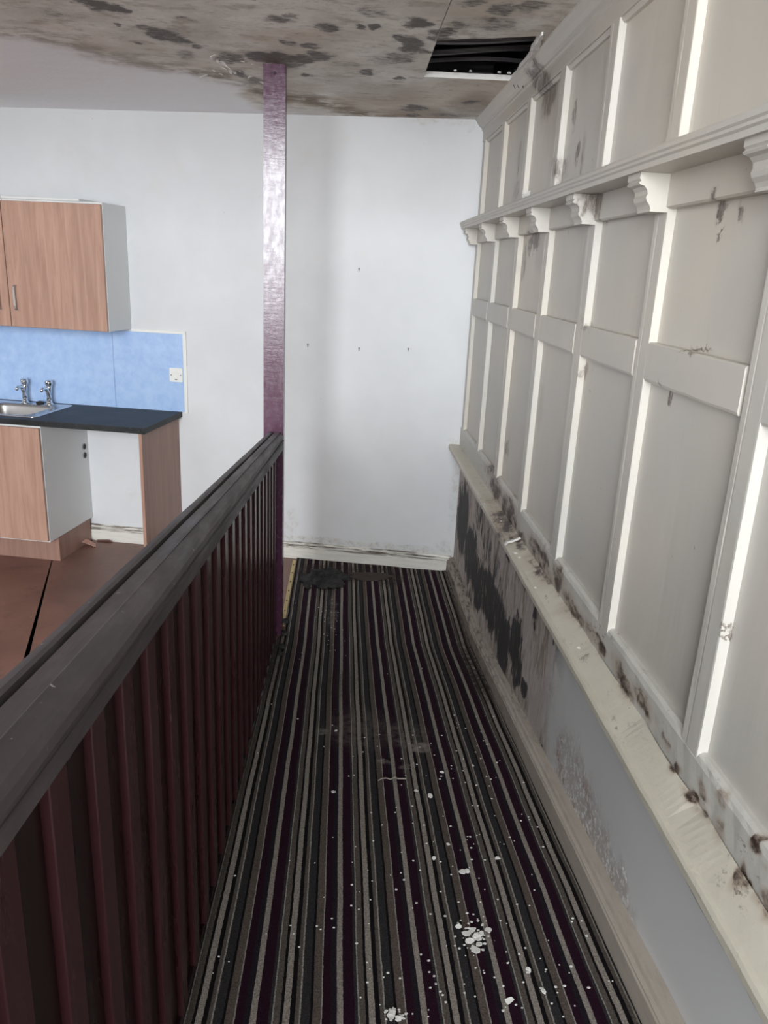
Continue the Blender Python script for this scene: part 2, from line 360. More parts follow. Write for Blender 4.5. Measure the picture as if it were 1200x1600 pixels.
def m_post():
    n = N('purple_gloss_painted_post')
    a = n.noise(4, 5, .6, n.mapv((5,5,.5))); r = n.noise(42, 4, .6, n.mapv((1,1,.5)))
    saw = n.noise(60, 3, .6, n.mapv((.3,.3,1.2)))
    c = n.mix(a, lin((74,42,62)), lin((92,54,78)))
    nb = n.bump(r, .16, .004); nb = n.bump(saw, .2, .002, nb)
    return n.done(c, n.rng(r, .3, .7, .2, .3), nb, spec=.5)
def m_maroon(name, *cols):
    n = N(name)
    a = n.noise(3, 5, .6, n.mapv((4,4,.5))); r = n.noise(16, 4, .6, n.mapv((1,1,.12)))
    c = n.mix(a, *cols)
    return n.done(c, n.rng(r, .3, .7, .24, .36), n.bump(r, .04, .004))
def m_splash():
    n = N('mottled_blue_laminate')
    a = n.noise(14, 6, .7); b = n.noise(3, 4)
    c = n.mix(n.rng(a, .3, .7), lin((150,178,224)), lin((172,196,232)))
    c = n.mix(n.math('MULTIPLY', b, .4), c, lin((170,200,228)))
    return n.done(c, .32, n.bump(a, .04, .002))
def m_worktop():
    n = N('black_laminate_worktop')
    a = n.noise(6, 5); b = n.noise(90, 3)
    c = n.mix(n.rng(a, .35, .7), lin((27,29,29)), lin((46,47,49)))
    c = n.mix(n.math('MULTIPLY', n.rng(b, .6, .7), .4), c, lin((100,102,104)))
    return n.done(c, .5, n.bump(b, .05, .001), spec=.3)
def m_vinyl():
    n = N('worn_brick_red_vinyl')
    a = n.noise(2.2, 5, .6); b = n.noise(24, 5, .7)
    c = n.mix(n.rng(a, .3, .7), lin((112,80,70)), lin((134,98,86)))
    c = n.mix(n.math('MULTIPLY', n.rng(n.noise(5, 6, .7), .52, .7), .5), c, lin((84,58,51)))
    c = n.mix(n.math('MULTIPLY', n.rng(b, .62, .72), .4), c, lin((176,140,124)))
    return n.done(c, .42, n.bump(b, .1, .003))
def m_soot():
    n = N('charred_felt'); a = n.noise(20, 6, .7)
    c = n.mix(n.rng(a, .35, .7), lin((14,14,15)), lin((62,60,60)))
    return n.done(c, .85, n.bump(a, .8, .02))

PANEL = m_panelling(); SILL = m_sill('grimy_cream_sill_paint', lin((188,182,166)), lin((206,200,186))); BRAIL = m_sill('chipped_grey_cream_paint', lin((184,181,174)), lin((200,197,191))); LOWER = m_lowerwall(); CEILM = m_ceiling(); BACK = m_backwall(); SKIRT = m_skirting(); RSK = m_rampskirt(); CARPET = m_carpet()
RAIL = m_rail(); POST = m_post(); MAROON = m_maroon('maroon_gloss_batten', lin((50,26,29)), lin((64,33,36))); BOARD = m_maroon('dark_maroon_boarding', lin((18,5,5)), lin((30,8,8))); SPLASH = m_splash(); TOP = m_worktop(); VINYL = m_vinyl(); SOOT = m_soot()
BEECH = m_wood('pinkish_beech_laminate', lin((160,124,108)), lin((182,146,128)), .4)
BEECHD = m_wood('brown_beech_laminate_end', lin((140,108,96)), lin((156,122,108)), .45)
WHITE = plain('white_melamine', lin((214,215,214)), .4, .03, 6)
PLAST = plain('white_plastic', lin((226,226,222)), .35, .03, 9)
GYPS = plain('broken_white_gypsum', lin((236,234,230)), .9, .05, 60, bump=.5)
FLAKE = plain('white_paint_flake', lin((238,236,232)), .7, .04, 40)
CHROME = plain('brushed_steel', (.62,.62,.63), .26, .08, 60, 1)
CHROMET = plain('polished_chrome', (.72,.73,.74), .1, .03, 40, 1, 0)
BLACK = plain('black_rubber', (.012,.012,.013), .6, .2, 30)
VOID = m_wood('charred_roof_boards', lin((74,73,78)), lin((126,124,128)), .8, 'x', 1.3, .5)
DARKWOOD = plain('dark_void_timber', lin((26,25,26)), .9, .3, 12)
GRIP = m_wood('pale_gripper_wood', lin((186,164,112)), lin((210,190,140)), .6, 'y')
PLY = plain('ramp_plywood', lin((176,160,138)), .7, .2, 8)
PLASTER = plain('plain_grey_plaster', lin((166,165,163)), .7, .04, 3)
WALLW = plain('white_side_wall_paint', lin((218,217,214)), .7, .04, 3)
BASE = plain('black_bitumen_subfloor', lin((26,23,23)), .8, .2, 15)
STRAPM = plain('torn_dark_felt', lin((46,43,42)), .9, .3, 40, bump=.6)

# ================================================================== SETTING
XL = -4.7
f = box('floor', (XL-.2, YR-.2, -.12), (.95, 6.2, -.006), BASE); tag(f, kind='structure')
# two vinyl sheets either side of the open black seam
s0 = pz(80, 880, 0); s1 = pz(45, 1012, 0); sd = (s0-s1).normalized()
def seam(y, off): return (s1 + sd*((y-s1.y)/sd.y)).x + off
def sheet(pts, nm='vinyl_sheet'):
    bm = bmesh.new(); prism(bm, pts, -.006, 0); return link(nm, bm, VINYL, f)
ysa, ysb, ysc = YR, 4.6, 5.9
sheet([(XL, ysa), (seam(ysa, -.016), ysa), (seam(3.5, -.011), 3.5), (seam(ysb, -.004), ysb), (seam(4.9, -.002), 4.9), (seam(4.9,-.002), ywall(seam(4.9,0))), (XL, ywall(XL))])
sheet([(seam(ysa, .016), ysa), (-.34, ysa), (-.34, 3.66), (-.262, 3.66), (-.262, ywall(-.262)), (seam(4.9,.002), ywall(seam(4.9,0))), (seam(4.9, .002), 4.9), (seam(ysb, .004), ysb), (seam(3.5, .011), 3.5)])
# ramp deck and landing
bm = bmesh.new()
prof = [(YR, -.004), (YR, zr(YR)), (YTOP, zr(YTOP)), (YK, -.002), (4.9, -.002), (4.9, -.004)]
loft(bm, prof, (-.335, .765), lambda s, i, p: (s, p[0], p[1]))
tag(link('floor_ramp', bm, PLY), kind='structure')

# back wall (rotated) -------------------------------------------------
def K(u, wd, z): return BU*u + BN*(DW-wd) + Vector((0,0,z))
bm = bmesh.new()
loft(bm, [(-5.6,0), (1.3,0), (1.3,-.2), (-5.6,-.2)], (-.1, 4.0), lambda s, i, p: K(p[0], p[1], s))
wall_back = tag(link('wall_back', bm, BACK), kind='structure')
for px, py in ((561,420), (481,538), (561,544), (638,545)):
    p = pwall(px, py); bm = bmesh.new()
    tube(bm, [p+BN*.004, p-BN*.003], [.006,.005], 10)
    tube(bm, [p-BN*.003+Vector((0,0,-.004)), p-BN*.005+Vector((0,0,-.016))], [.003,.002], 6)
    link('wall_plug', bm, plain('grey_plug', lin((120,112,108)), .6), wall_back)
# right wall ---------------------------------------------------------
WY0, WY1 = YR, 4.72
bm = bmesh.new()
loft(bm, [(.745,-.1), (.745,.85), (.768,.85), (.768,4.0), (.95,4.0), (.95,-.1)], [WY0, 0] + frange(.3, WY1, 60), lambda s, i, p: (p[0] + (.004*nz(s*2, 1) if i < 2 else 0), s, p[1]))
wall_right = tag(link('wall_right', bm, LOWER), kind='structure')
tag(box('wall_left', (XL-.2, YR-.2, -.1), (XL, 6.2, 4.0), WALLW), kind='structure')
# rear wall with the daylight window opening
bm = bmesh.new()
for a, b in (((XL, YR-.2, -.1), (WX0, YR, 4.0)), ((WX1, YR-.2, -.1), (.95, YR, 4.0)), ((WX0, YR-.2, -.1), (WX1, YR, WZ0)), ((WX0, YR-.2, WZ1), (WX1, YR, 4.0))): addbox(bm, a, b)
tag(link('wall_rear', bm, PLASTER), kind='structure')
win = bmesh.new()
for a, b in (((WX0,YR-.08,WZ0), (WX0+.05,YR-.02,WZ1)), ((WX1-.05,YR-.08,WZ0), (WX1,YR-.02,WZ1)), ((WX0,YR-.08,WZ0), (WX1,YR-.02,WZ0+.05)), ((WX0,YR-.08,WZ1-.05), (WX1,YR-.02,WZ1)), (((WX0+WX1)/2-.025,YR-.08,WZ0), ((WX0+WX1)/2+.025,YR-.02,WZ1))): addbox(win, a, b, .004)
tag(link('window_1', win, PLAST), kind='structure')

# ceiling: lower plasterboard ceiling over the ramp and kitchen, void above, taller bay by the window
CT = .022
YC = 1.25
ceil = box('ceiling', (XL-.2, YC, 2.93), (.95, 5.9, 3.0), DARKWOOD); tag(ceil, kind='structure')
tag(box('ceiling', (XL-.2, YR-.2, 4.0), (.95, YC+.2, 4.1), PLASTER), kind='structure')
tag(box('wall_bulkhead', (XL, YC-.1, CEIL), (.95, YC, 4.02), PLASTER), kind='structure')
def board(pts, jag=()):
    """ceiling plasterboard; painted face below, white gypsum on the cut edges"""
    bm = bmesh.new(); prism(bm, pts, CEIL, CEIL+CT); bmesh.ops.recalc_face_normals(bm, faces=bm.faces)
    for fc in bm.faces: fc.material_index = 0 if abs(fc.normal.z) > .5 else 1
    return link('plasterboard', bm, None, ceil, mats=[CEILM, GYPS])
hl0 = (.306, 3.20); hr0 = (.668, 3.06); hl1 = (.312, 3.765); hr1 = (.688, 3.74)
random.seed(3)
def jagged(a, b, k, amp):
    out = []
    for i in range(k+1):
        t = i/k; q = amp*random.uniform(-1, 1) if 0 < i < k else 0
        out.append((a[0]+(b[0]-a[0])*t + (q if abs(b[1]-a[1]) > abs(b[0]-a[0]) else 0), a[1]+(b[1]-a[1])*t + (q if abs(b[1]-a[1]) <= abs(b[0]-a[0]) else 0)))
    return out
board([(XL, YC), (.2995, YC), (.2995, 3.20), (.306, 3.21), (.312, 3.765), (.30, 3.78), (.30, 5.0), (XL, 5.8)])
board([(.3035, YC), (.80, YC), (.80, 3.02)] + jagged(hr0, hl0, 9, .008) + [(.3035, 3.19)])
board([(.299, 3.765)] + jagged(hl1, hr1, 10, .004) + [(.80, 3.74), (.80, 4.80), (.299, 4.85)])
board([(.80, 3.02), (.80, 3.745)] + jagged((hr1[0], hr1[1]), (hr0[0], hr0[1]), 7, .010))
# charred boards seen through the hole
for k in range(8):
    y0 = 3.02 + k*.118
    bm = bmesh.new()
    loft(bm, [(0,0), (.112,0), (.112,.016), (0,.016)], frange(.2, .95, 8), lambda s, i, p: (s, y0+p[0]+.006*nz(s*4, k), 2.735 - .022*(k%2) + p[1] - .03*math.sin((s-.2)*4+k*.4) + (.02 if p[0] else 0)))
    link('roof_board', bm, VOID, ceil)
box('joist', (.20, 2.6, CEIL+CT), (.292, 4.6, 2.93), DARKWOOD, ceil)
box('joist', (.75, 2.6, CEIL+CT), (.80, 4.6, 2.93), DARKWOOD, ceil)
# crumbs of gypsum round the hole and torn felt at its wall side
random.seed(5)
def crumb(p, s, mat, name, parent, flat=.5, seed=0):
    bm = bmesh.new(); bmesh.ops.create_icosphere(bm, subdivisions=1, radius=s)
    for v in bm.verts:
        v.co *= 1 + .45*nz(v.co.x/s*1.3+seed, v.co.y/s*1.3, v.co.z/s*1.3)
        v.co.z *= flat; v.co += Vector(p)
    return link(name, bm, mat, parent)
for k, (px, py, s) in enumerate(((853,58,.018), (848,72,.014), (842,88,.014), (836,100,.016), (828,112,.013), (822,118,.012), (846,64,.016), (756,62,.012), (722,60,.007), (795,118,.013), (780,117,.010), (735,115,.009), (711,114,.010), (852,66,.02), (839,94,.016))):
    p = pz(px, py, CEIL); crumb((p.x, p.y, CEIL+.010), s*.8, GYPS, 'gypsum_crumb', ceil, .5, k)
random.seed(31)
a0 = pz(847, 54, CEIL-.008); a1 = pz(820, 116, CEIL-.008)
bm = bmesh.new()
loft(bm, [(-.010,-.012), (.016,-.008), (.014,.022), (-.008,.020)], frange(0, 1, 14), lambda s, i, q: (a0.x+(a1.x-a0.x)*s + q[0]*(1+.9*nz(s*11, i))*(.25+.75*math.sin(math.pi*s)) + .008*nz(s*7, 3), a0.y+(a1.y-a0.y)*s, CEIL+q[1]+.004*nz(s*13, i+5)))
link('broken_edge', bm, GYPS, ceil)
for k, (px, py, ln, wd) in enumerate(((812,112,.06,.02), (820,108,.075,.022), (829,102,.06,.018), (836,92,.05,.02), (806,116,.05,.016))):
    p = pz(px, py, CEIL+.02); bm = bmesh.new()
    pts = [(p.x, p.y, CEIL+.04), (p.x+.004, p.y-.004, CEIL+.01), (p.x-.004, p.y-.01, CEIL-ln*.5), (p.x+.003, p.y-.004, CEIL-ln*.7)]
    loft(bm, [(-wd/2,0), (wd/2,0), (wd/2,.003), (-wd/2,.003)], range(4), lambda s, i, q: (pts[s][0]+q[0]*(1-.25*s), pts[s][1]+q[1], pts[s][2]+.006*nz(i, s, k)))
    link('torn_felt', bm, STRAPM, ceil)
# curls of peeling paint beside the post head
random.seed(11)
PEEL = plain('peeling_ceiling_paint', lin((214,210,204)), .8, .06, 30)
for k in range(22):
    px, py = random.uniform(322, 402), random.uniform(82, 126)
    p = pz(px, py, CEIL); L = random.uniform(.025,.06); W = random.uniform(.012,.028); a = random.uniform(0, 3.1); bm = bmesh.new()
    cv = random.uniform(.15, .5)
    for s in range(6): pass
    loft(bm, [(-W/2,0), (W/2,0), (W/2,.0015), (-W/2,.0015)], frange(0, 1, 5), lambda s, i, q: (p.x + math.cos(a)*s*L - math.sin(a)*q[0]*(1-.5*s), p.y + math.sin(a)*s*L + math.cos(a)*q[0]*(1-.5*s), CEIL + .001 - cv*L*.55*s*s + q[1]))
    link('paint_curl', bm, PEEL, ceil)

# ---- panelling on the right wall
XF, XP = .729, .750
YN = [4.552, 4.012, 3.468, 2.946, 2.404, 1.865, 1.306, .755, .205, -.345]
SWD = .088
Z = dict(d0=.951, d1=1.616, m0=1.616, m1=1.708, f0=2.006, f1=2.079, s1=2.121, t0=2.532, t1=2.60)
rng = random.Random(2)
def stile(y, z0, z1):
    bm = bmesh.new(); h = SWD if y < 4.5 else .082
    pr = [(.772,0), (XF,0), (XF-.001,.004), (XF-.001,h*.52), (XF+.002,h*.56), (XF,h*.62), (XF,h-.016), (XF+.006,h-.008), (XF+.008,h-.003), (.752,h), (.772,h)]
    loft(bm, pr, frange(z0, z1, 12), lambda s, i, p: (p[0] + (.0012*nz(s*7, i*.7, y) if i not in (0,10) else 0), y+p[1] + .0014*nz(s*5, 4+i*.3, y), s))
    return link('stile', bm, PANEL, wall_right)
for y in YN:
    stile(y, .94, Z['f0']+.01); stile(y, Z['s1']-.01, Z['t0']+.005)
def panel(y0, y1, z0, z1):
    bm = bmesh.new()
    a = bm.verts
    n = 6
    for row in range(2): pass
    t = rng.uniform(-.0015, .0015)
    loft(bm, [(.772,y0-.01), (XP+t,y0-.01), (XP+.0015+t,(y0+y1)/2), (XP-t,y1+.01), (.772,y1+.01)], frange(z0-.01, z1+.01, 4), lambda s, i, p: (p[0], p[1], s))
    return link('panel', bm, PANEL, wall_right)
def railpiece(y0, y1, z0, z1, name='mid_rail'):
    bm = bmesh.new()
    pr = [(.772,z0), (XF+.002,z0), (XF-.0005,z0+.006), (XF-.0005,z1-.004), (XF+.003,z1), (.772,z1)]
    loft(bm, pr, frange(y0-.002, y1+.002, 8), lambda s, i, p: (p[0], s, p[1] + (.003*nz(s*9, i*.2, y0*3) if i in (1,2) else .001*nz(s*9, i, y0))))
    return link(name, bm, PANEL, wall_right)
for k in range(len(YN)-1):
    y0, y1 = YN[k+1]+SWD, YN[k]
    panel(y0, y1, Z['d0'], Z['d1']); panel(y0, y1, Z['m1'], Z['f0']); panel(y0, y1, Z['s1'], Z['t0'])
    railpiece(y0, y1, Z['m0'], Z['m1'])
    # small bolection bead along the top of each upper panel
    bm = bmesh.new(); loft(bm, [(.755,Z['t0']-.014), (.741,Z['t0']-.012), (.734,Z['t0']-.004), (.734,Z['t0']+.004), (.755,Z['t0']+.004)], (y0, y1), lambda s, i, p: (p[0], s, p[1])); link('bead', bm, PANEL, wall_right)
YE0 = -.36
def run(name, prof, y1, mat, parent=None, n=60, fn=None, y0=YE0):
    bm = bmesh.new(); loft(bm, prof, frange(y0, y1, n), fn or (lambda s, i, p: (p[0], s, p[1]))); return link(name, bm, mat, parent)
run('frieze', [(.772,Z['f0']), (.730,Z['f0']), (.724,Z['f0']+.004), (.724,Z['f1']+.004), (.772,Z['f1']+.004)], 4.66, PANEL, wall_right, 40)
run('top_rail', [(.772,Z['t0']), (XF,Z['t0']), (XF-.001,Z['t0']+.004), (XF-.001,2.61), (.772,2.61)], 4.66, PANEL, wall_right, 40)
run('plate_shelf', [(.770,2.121), (.650,2.121), (.641,2.1175), (.636,2.111), (.637,2.104), (.641,2.100), (.6405,2.094), (.645,2.090), (.646,2.079), (.770,2.079)], 4.668, PANEL, wall_right, 40,
    lambda s, i, p: (p[0] + (0 if i in (0,9) else .001*nz(s*4, i*.2)), s, p[1] + .0015*nz(s*3, .3)))
run('cornice', [(.775,2.648), (.682,2.648), (.684,2.640), (.690,2.634), (.698,2.618), (.710,2.606), (.720,2.600), (.721,2.590), (.727,2.586), (.728,2.574), (.775,2.574)], 4.672, PANEL, wall_right, 40,
    lambda s, i, p: (p[0] + .0015*nz(s*5, i*.3), s, p[1]))
# bottom rail with chipped top arris, and the sloping dado sill below it
def brz(y): return .838 + .030*max(0, min(1, (3.4-y)/1.8))
run('bottom_rail', [(.772,.846), (.735,.842), (.729,.845), (.7275,.862), (.7275,.938), (.732,.949), (.740,.954), (.772,.954)], 4.66, BRAIL, wall_right, 160,
    lambda s, i, p: (p[0] + (.003*max(0, nz(s*9, i*.4)) + .0015*nz(s*31, i) if 0 < i < 7 else 0), s, (.812 if i < 3 else p[1]) + (.0025*nz(s*13, i*.5) if 0 < i < 7 else 0)))
def crack(y):
    """open joint between sill and rail, widest where the old joint has split"""
    e = 0
    for a, b, w_ in ((1.27, 1.56, .010), (.80, 1.235, .009), (1.66, 1.95, .006)):
        if a < y < b: e = w_*math.sin(math.pi*(y-a)/(b-a))**.5
    return -.003 + e + (.0012*nz(y*9, 1) if e else 0)
def sillfn(s, i, p):
    dz = -.026*max(0, (4.64-s)/3.8) if 2 < i < 8 else 0
    if i == 1: return (.7275-crack(s), s, p[1])
    if i == 2: return (.7275-crack(s), s, brz(s) + .0008*nz(s*4, 3))
    return (p[0] + (.0018*nz(s*8, i*.3) if i > 2 else 0), s, p[1] + dz + (.002*nz(s*14, i) if 2 < i < 8 else 0))
run('dado_sill', [(.772,.800), (.728,.800), (.728,.838), (.678,.838), (.668,.836), (.663,.829), (.663,.813), (.667,.806), (.676,.803), (.680,.797), (.700,.794), (.706,.782), (.722,.776), (.730,.765), (.772,.765)], 4.665, SILL, wall_right, 260, sillfn)
# corbels under the plate shelf, one on each stile
cpts = [(.73,2.0795), (.655,2.0795), (.655,2.066), (.659,2.062), (.654,2.058), (.657,2.054), (.668,2.051), (.675,2.043), (.677,2.034), (.674,2.028), (.677,2.020), (.684,2.012), (.688,2.004), (.687,1.998), (.73,1.998)]
for y in YN:
    bm = bmesh.new(); loft(bm, cpts, (y+.001, y+.082), lambda s, i, p: (p[0], s, p[1])); link('corbel', bm, PANEL, wall_right)

# baseboards ----------------------------------------------------------
bprof = [(0,0), (.020,0), (.0205,.072), (.0185,.075), (.011,.077), (.011,.081), (.0175,.083), (.0175,.092), (.009,.095), (.008,.100), (.013,.102), (.011,.109), (.003,.113), (0,.113)]
bm = bmesh.new()
ur = BU.dot(Vector((.742, ywall(.742), 0)))
for_u = frange(-3.4, ur-.012, 60)
loft(bm, bprof, for_u, lambda s, i, p: K(s, p[0]-.001 + (.0012*nz(s*6, i) if 0 < i < 12 else 0), p[1] + (.0015*nz(s*9, i*.4) if p[1] > .05 else 0)))
tag(link('baseboard_back', bm, SKIRT), kind='structure')
rprof = [(.746,0), (.700,0), (.700,.074), (.704,.078), (.703,.083), (.712,.088), (.717,.096), (.722,.100), (.746,.104)]
def rsk(s, i, p):
    return (p[0] + (.001*nz(s*3, i*.2) if 0 < i < 8 else 0), s, zr(s) + p[1] + (.0012*nz(s*7, i*.3) if p[1] > .05 else -.002))
for a, b in ((YTOP, YK-.003), (YK+.003, 4.645)):
    bm = bmesh.new(); loft(bm, rprof, frange(a, b, 60), rsk); tag(link('baseboard_right', bm, RSK), kind='structure')

# ================================================================== CARPET
bm = bmesh.new()
NX, NY = 44, 150
def edge(y): return -.3012 if y < 3.64 else (-.2645 if y > 3.70 else -.3012 + .0367*(y-3.64)/.06)
rows = []
for j in range(NY+1):
    row = []
    for i in range(NX+1):
        tx = i/NX; y = YTOP + (4.86-YTOP)*j/NY
        x = edge(y) + (.6985-edge(y))*tx
        ye = min(y, ywall(x)-.021)
        row.append(bm.verts.new((x, ye, zr(ye) + .007 + .0025*nz(x*5, ye*3) + (.006*max(0, 1-abs(x-.70)/.03)))))
    rows.append(row)
for j in range(NY):
    for i in range(NX): bm.faces.new((rows[j][i], rows[j][i+1], rows[j+1][i+1], rows[j+1][i]))
bmesh.ops.dissolve_degenerate(bm, dist=1e-5, edges=bm.edges)
carpet = link('striped_carpet', bm, CARPET, smooth=True, recalc=False)
sm = carpet.modifiers.new('thickness', 'SOLIDIFY'); sm.thickness = .007; sm.offset = -1
tag(carpet, 'plum, grey and black striped carpet running down the ramp to the white wall', 'carpet')
# carpet gripper rod left of the landing
g = empty('carpet_gripper', (-.284, 4.2, 0)); tag(g, 'narrow pale wooden carpet gripper rod with nails beside the carpet edge', 'gripper rod')
bm = bmesh.new(); loft(bm, [(-.012,0), (.012,0), (.010,.007), (-.010,.007)], (-.40, .57), lambda s, i, p: (p[0]+.002+.004*(s+.4), s, p[1])); link('rod', bm, GRIP, g)
for k in range(7):
    y = -.36+k*.14; bm = bmesh.new(); tube(bm, [(.002+.004*(y+.4), y, .006), (.003+.004*(y+.4), y, .012)], [.0045,.003], 6); link('nail', bm, BLACK, g)

# ================================================================== BALUSTRADE
R0 = 1.073                                          # rail top above floor at the post face, y = 3.70
def rz(y): return R0 + (3.70-y)*TT
bal = empty('ramp_balustrade', (-.31, 1.3, zr(1.3)))
tag(bal, 'dark maroon boarded balustrade with vertical battens and black handrail along the ramp', 'balustrade')
ox, oy, oz = bal.location
hp = [(-.352,-.016), (-.350,-.006), (-.345,0), (-.334,.002), (-.328,0), (-.3255,-.013), (-.3215,-.013), (-.320,-.002), (-.293,0), (-.290,.0018), (-.287,-.0005), (-.267,-.009), (-.261,-.016), (-.259,-.026), (-.262,-.036), (-.272,-.042), (-.338,-.042), (-.348,-.036), (-.352,-.028)]
bm = bmesh.new()
loft(bm, hp, frange(-.95, 3.701, 60), lambda s, i, p: (p[0]-ox - (.016*max(0, min(1, (s-.8)/2.8)) if 9 < i < 16 else 0) + .0008*nz(s*6, i*.3), s-oy, rz(s)+p[1]-oz + .0010*nz(s*3, 2+i*.1)))
link('handrail', bm, RAIL, bal)
bm = bmesh.new()
loft(bm, [(-.340,-.038), (-.272,-.038), (-.278,-.052), (-.283,-.056), (-.2765,-.060), (-.276,-.084), (-.284,-.090), (-.340,-.088)], (-.95, 3.703), lambda s, i, p: (p[0]-ox, s-oy, rz(s)+p[1]-oz))
link('under_moulding', bm, RAIL, bal)
joints = [-.95, .652, 2.27, 3.703]
for a, b in zip(joints, joints[1:]):
    bm = bmesh.new()
    loft(bm, [(-.334,0), (-.3135,0), (-.3135,1), (-.334,1)], (a+.0015, b-.0015), lambda s, i, p: (p[0]-ox, s-oy, (rz(s)-.075 if p[1] else zr(s)-.001)-oz))
    link('panel_board', bm, BOARD, bal)
bm = bmesh.new()
loft(bm, [(-.320,-.002), (-.3018,-.002), (-.3018,.012), (-.305,.015), (-.320,.015)], (-.95, 3.69), lambda s, i, p: (p[0]-ox, s-oy, zr(s)+p[1]-oz))
link('base_strip', bm, BOARD, bal)
y = .725 - .1405*11
k = 0
while y < 3.64:
    bm = bmesh.new(); yy = y + random.uniform(-.004, .004)
    loft(bm, [(-.316,0), (-.303,0), (-.3015,.002), (-.3015,.052), (-.303,.054), (-.316,.054)], (0, 1), lambda s, i, p: (p[0]-ox, yy+p[1]-oy, (rz(yy+p[1])-.070 if s else zr(yy+p[1])+.003)-oz))
    link('batten', bm, MAROON, bal); y += .1405; k += 1
# post to the ceiling
pst = empty('support_post', (-.324, 3.745, 0)); tag(pst, 'tall purple gloss painted square post standing at the lower end of the balustrade', 'post')
bm = bmesh.new()
loft(bm, [(-.047,-.045), (.047,-.045), (.047,.045), (-.047,.045)], frange(.0, CEIL-.0, 30), lambda s, i, p: (p[0], p[1], s))
bmesh.ops.bevel(bm, geom=[e for e in bm.edges if abs((e.verts[0].co-e.verts[1].co).z) > .01], offset=.004, segments=2, affect='EDGES')
link('shaft', bm, POST, pst)
bm = bmesh.new(); tube(bm, [(0,-.046,CEIL-.035), (0,-.0475,CEIL-.035)], [.006,.005], 8); link('nail_head', bm, BLACK, pst)
# newel at the upper end, behind the camera
nw = empty('newel_post', (-.364, -1.0, zr(-1))); tag(nw, 'short dark maroon newel post at the upper end of the handrail', 'post')
bm = bmesh.new(); addbox(bm, (-.046,-.048,0), (.046,.048,1.2), .005); link('shaft', bm, MAROON, nw)
bm = bmesh.new(); loft(bm, [(-.055,-.055), (.055,-.055), (.055,.055), (-.055,.055)], (1.2, 1.225), lambda s, i, p: (p[0], p[1], s)); link('cap', bm, RAIL, nw)

# ================================================================== KITCHEN (local x along the wall, y into the wall)
def kroot(name, u, wd, z, label, cat, group=None):
    o = empty(name, K(u, wd, z), BE); return tag(o, label, cat, group)
def kb(name, u0, u1, w0, w1, z0, z1, mat, root, base, bev=.0015):
    """box in wall coordinates: u along the wall, w out from it"""
    bu, bw, bz = base
    return box(name, (u0-bu, -(w1-bw), z0-bz), (u1-bu, -(w0-bw), z1-bz), mat, root, bev)
def bow_handle(root, base, u, w_, za, zb):
    bu, bw, bz = base; bm = bmesh.new()
    x = u-bu; y = -(w_-bw)
    loft(bm, [(-.006,-.004), (.006,-.004), (.006,.0), (-.006,.0)], (0,1,2,3,4,5,6,7), lambda s, i, p: (x+p[0], y + [0,-.016,-.024,-.027,-.027,-.024,-.016,0][s] + p[1]*(1 if 0 < s < 7 else .3), [za, za+.004, za+.012, za+.03, zb-.03, zb-.012, zb-.004, zb][s]-bz))
    return link('handle', bm, CHROME, root)
def cabinet_wall(u0, u1, label, handle_left):
    b = (u0, 0, 1.418); r = kroot('wall_cabinet', *b, label, 'cabinet', None)
    kb('body', u0, u1, .0, .295, 1.418, 2.128, WHITE, r, b)
    d = kb('door', u0+.0015, u1-.0015, .296, .314, 1.420, 2.117, BEECH, r, b, .002)
    hu = u0+.05 if handle_left else u1-.05
    bow_handle(d, b, hu, .313, 1.512, 1.660)
    return r, b
r1, b1 = cabinet_wall(-2.800, -2.200, 'beech-fronted wall cabinet with white side panel, last before the bare white wall', True)
kb('top_strip', -2.80, -2.33, .02, .305, 2.128, 2.142, WHITE, r1, b1)
r2, b2 = cabinet_wall(-3.402, -2.802, 'beech-fronted wall cabinet above the sink taps', False)
kb('top_strip', -3.402, -2.802, .02, .305, 2.128, 2.142, WHITE, r2, b2)
# base cabinet
b = (-3.04, 0, 0); r = kroot('base_cabinet', *b, 'beech-fronted base cabinet with white side panel under the sink', 'cabinet')
kb('side_panel', -2.558, -2.540, .0, .535, .160, .884, WHITE, r, b)
kb('side_panel', -3.54, -3.522, .0, .535, .160, .884, WHITE, r, b)
kb('base_panel', -3.522, -2.558, .0, .535, .160, .178, WHITE, r, b)
kb('front_rail', -3.522, -2.558, .515, .535, .85, .884, WHITE, r, b)
kb('plinth', -3.54, -2.546, .03, .430, .0, .160, BEECHD, r, b)
for a, c in ((-3.538, -3.042), (-3.038, -2.5415)):
    d = kb('door', a, c, .537, .556, .172, .868, BEECH, r, b, .002)
    bow_handle(d, b, (c-.05 if a < -3.2 else a+.05), .555, .66, .81)
for z in (.655, .598):
    p0 = Vector((-2.540-b[0], -.055, z)); bm = bmesh.new()
    tube(bm, [p0+Vector((-.002,0,0)), p0+Vector((.004,0,0))], [.021,.021], 18); h = link('grommet', bm, plain('grey_grommet', lin((120,120,122)), .5), r)
    bm = bmesh.new(); tube(bm, [p0+Vector((.003,0,0)), p0+Vector((.0055,0,0))], [.015,.015], 18); link('pipe_hole', bm, BLACK, h)
# end panel
b = (-1.92, .28, 0); r = kroot('end_panel', *b, 'brown beech end panel holding up the free end of the black worktop', 'panel')
kb('panel_board', -1.930, -1.912, .0, .556, .0, .886, BEECHD, r, b)
kb('edge_band', -1.930, -1.912, .556, .558, .0, .886, BEECH, r, b, 0)
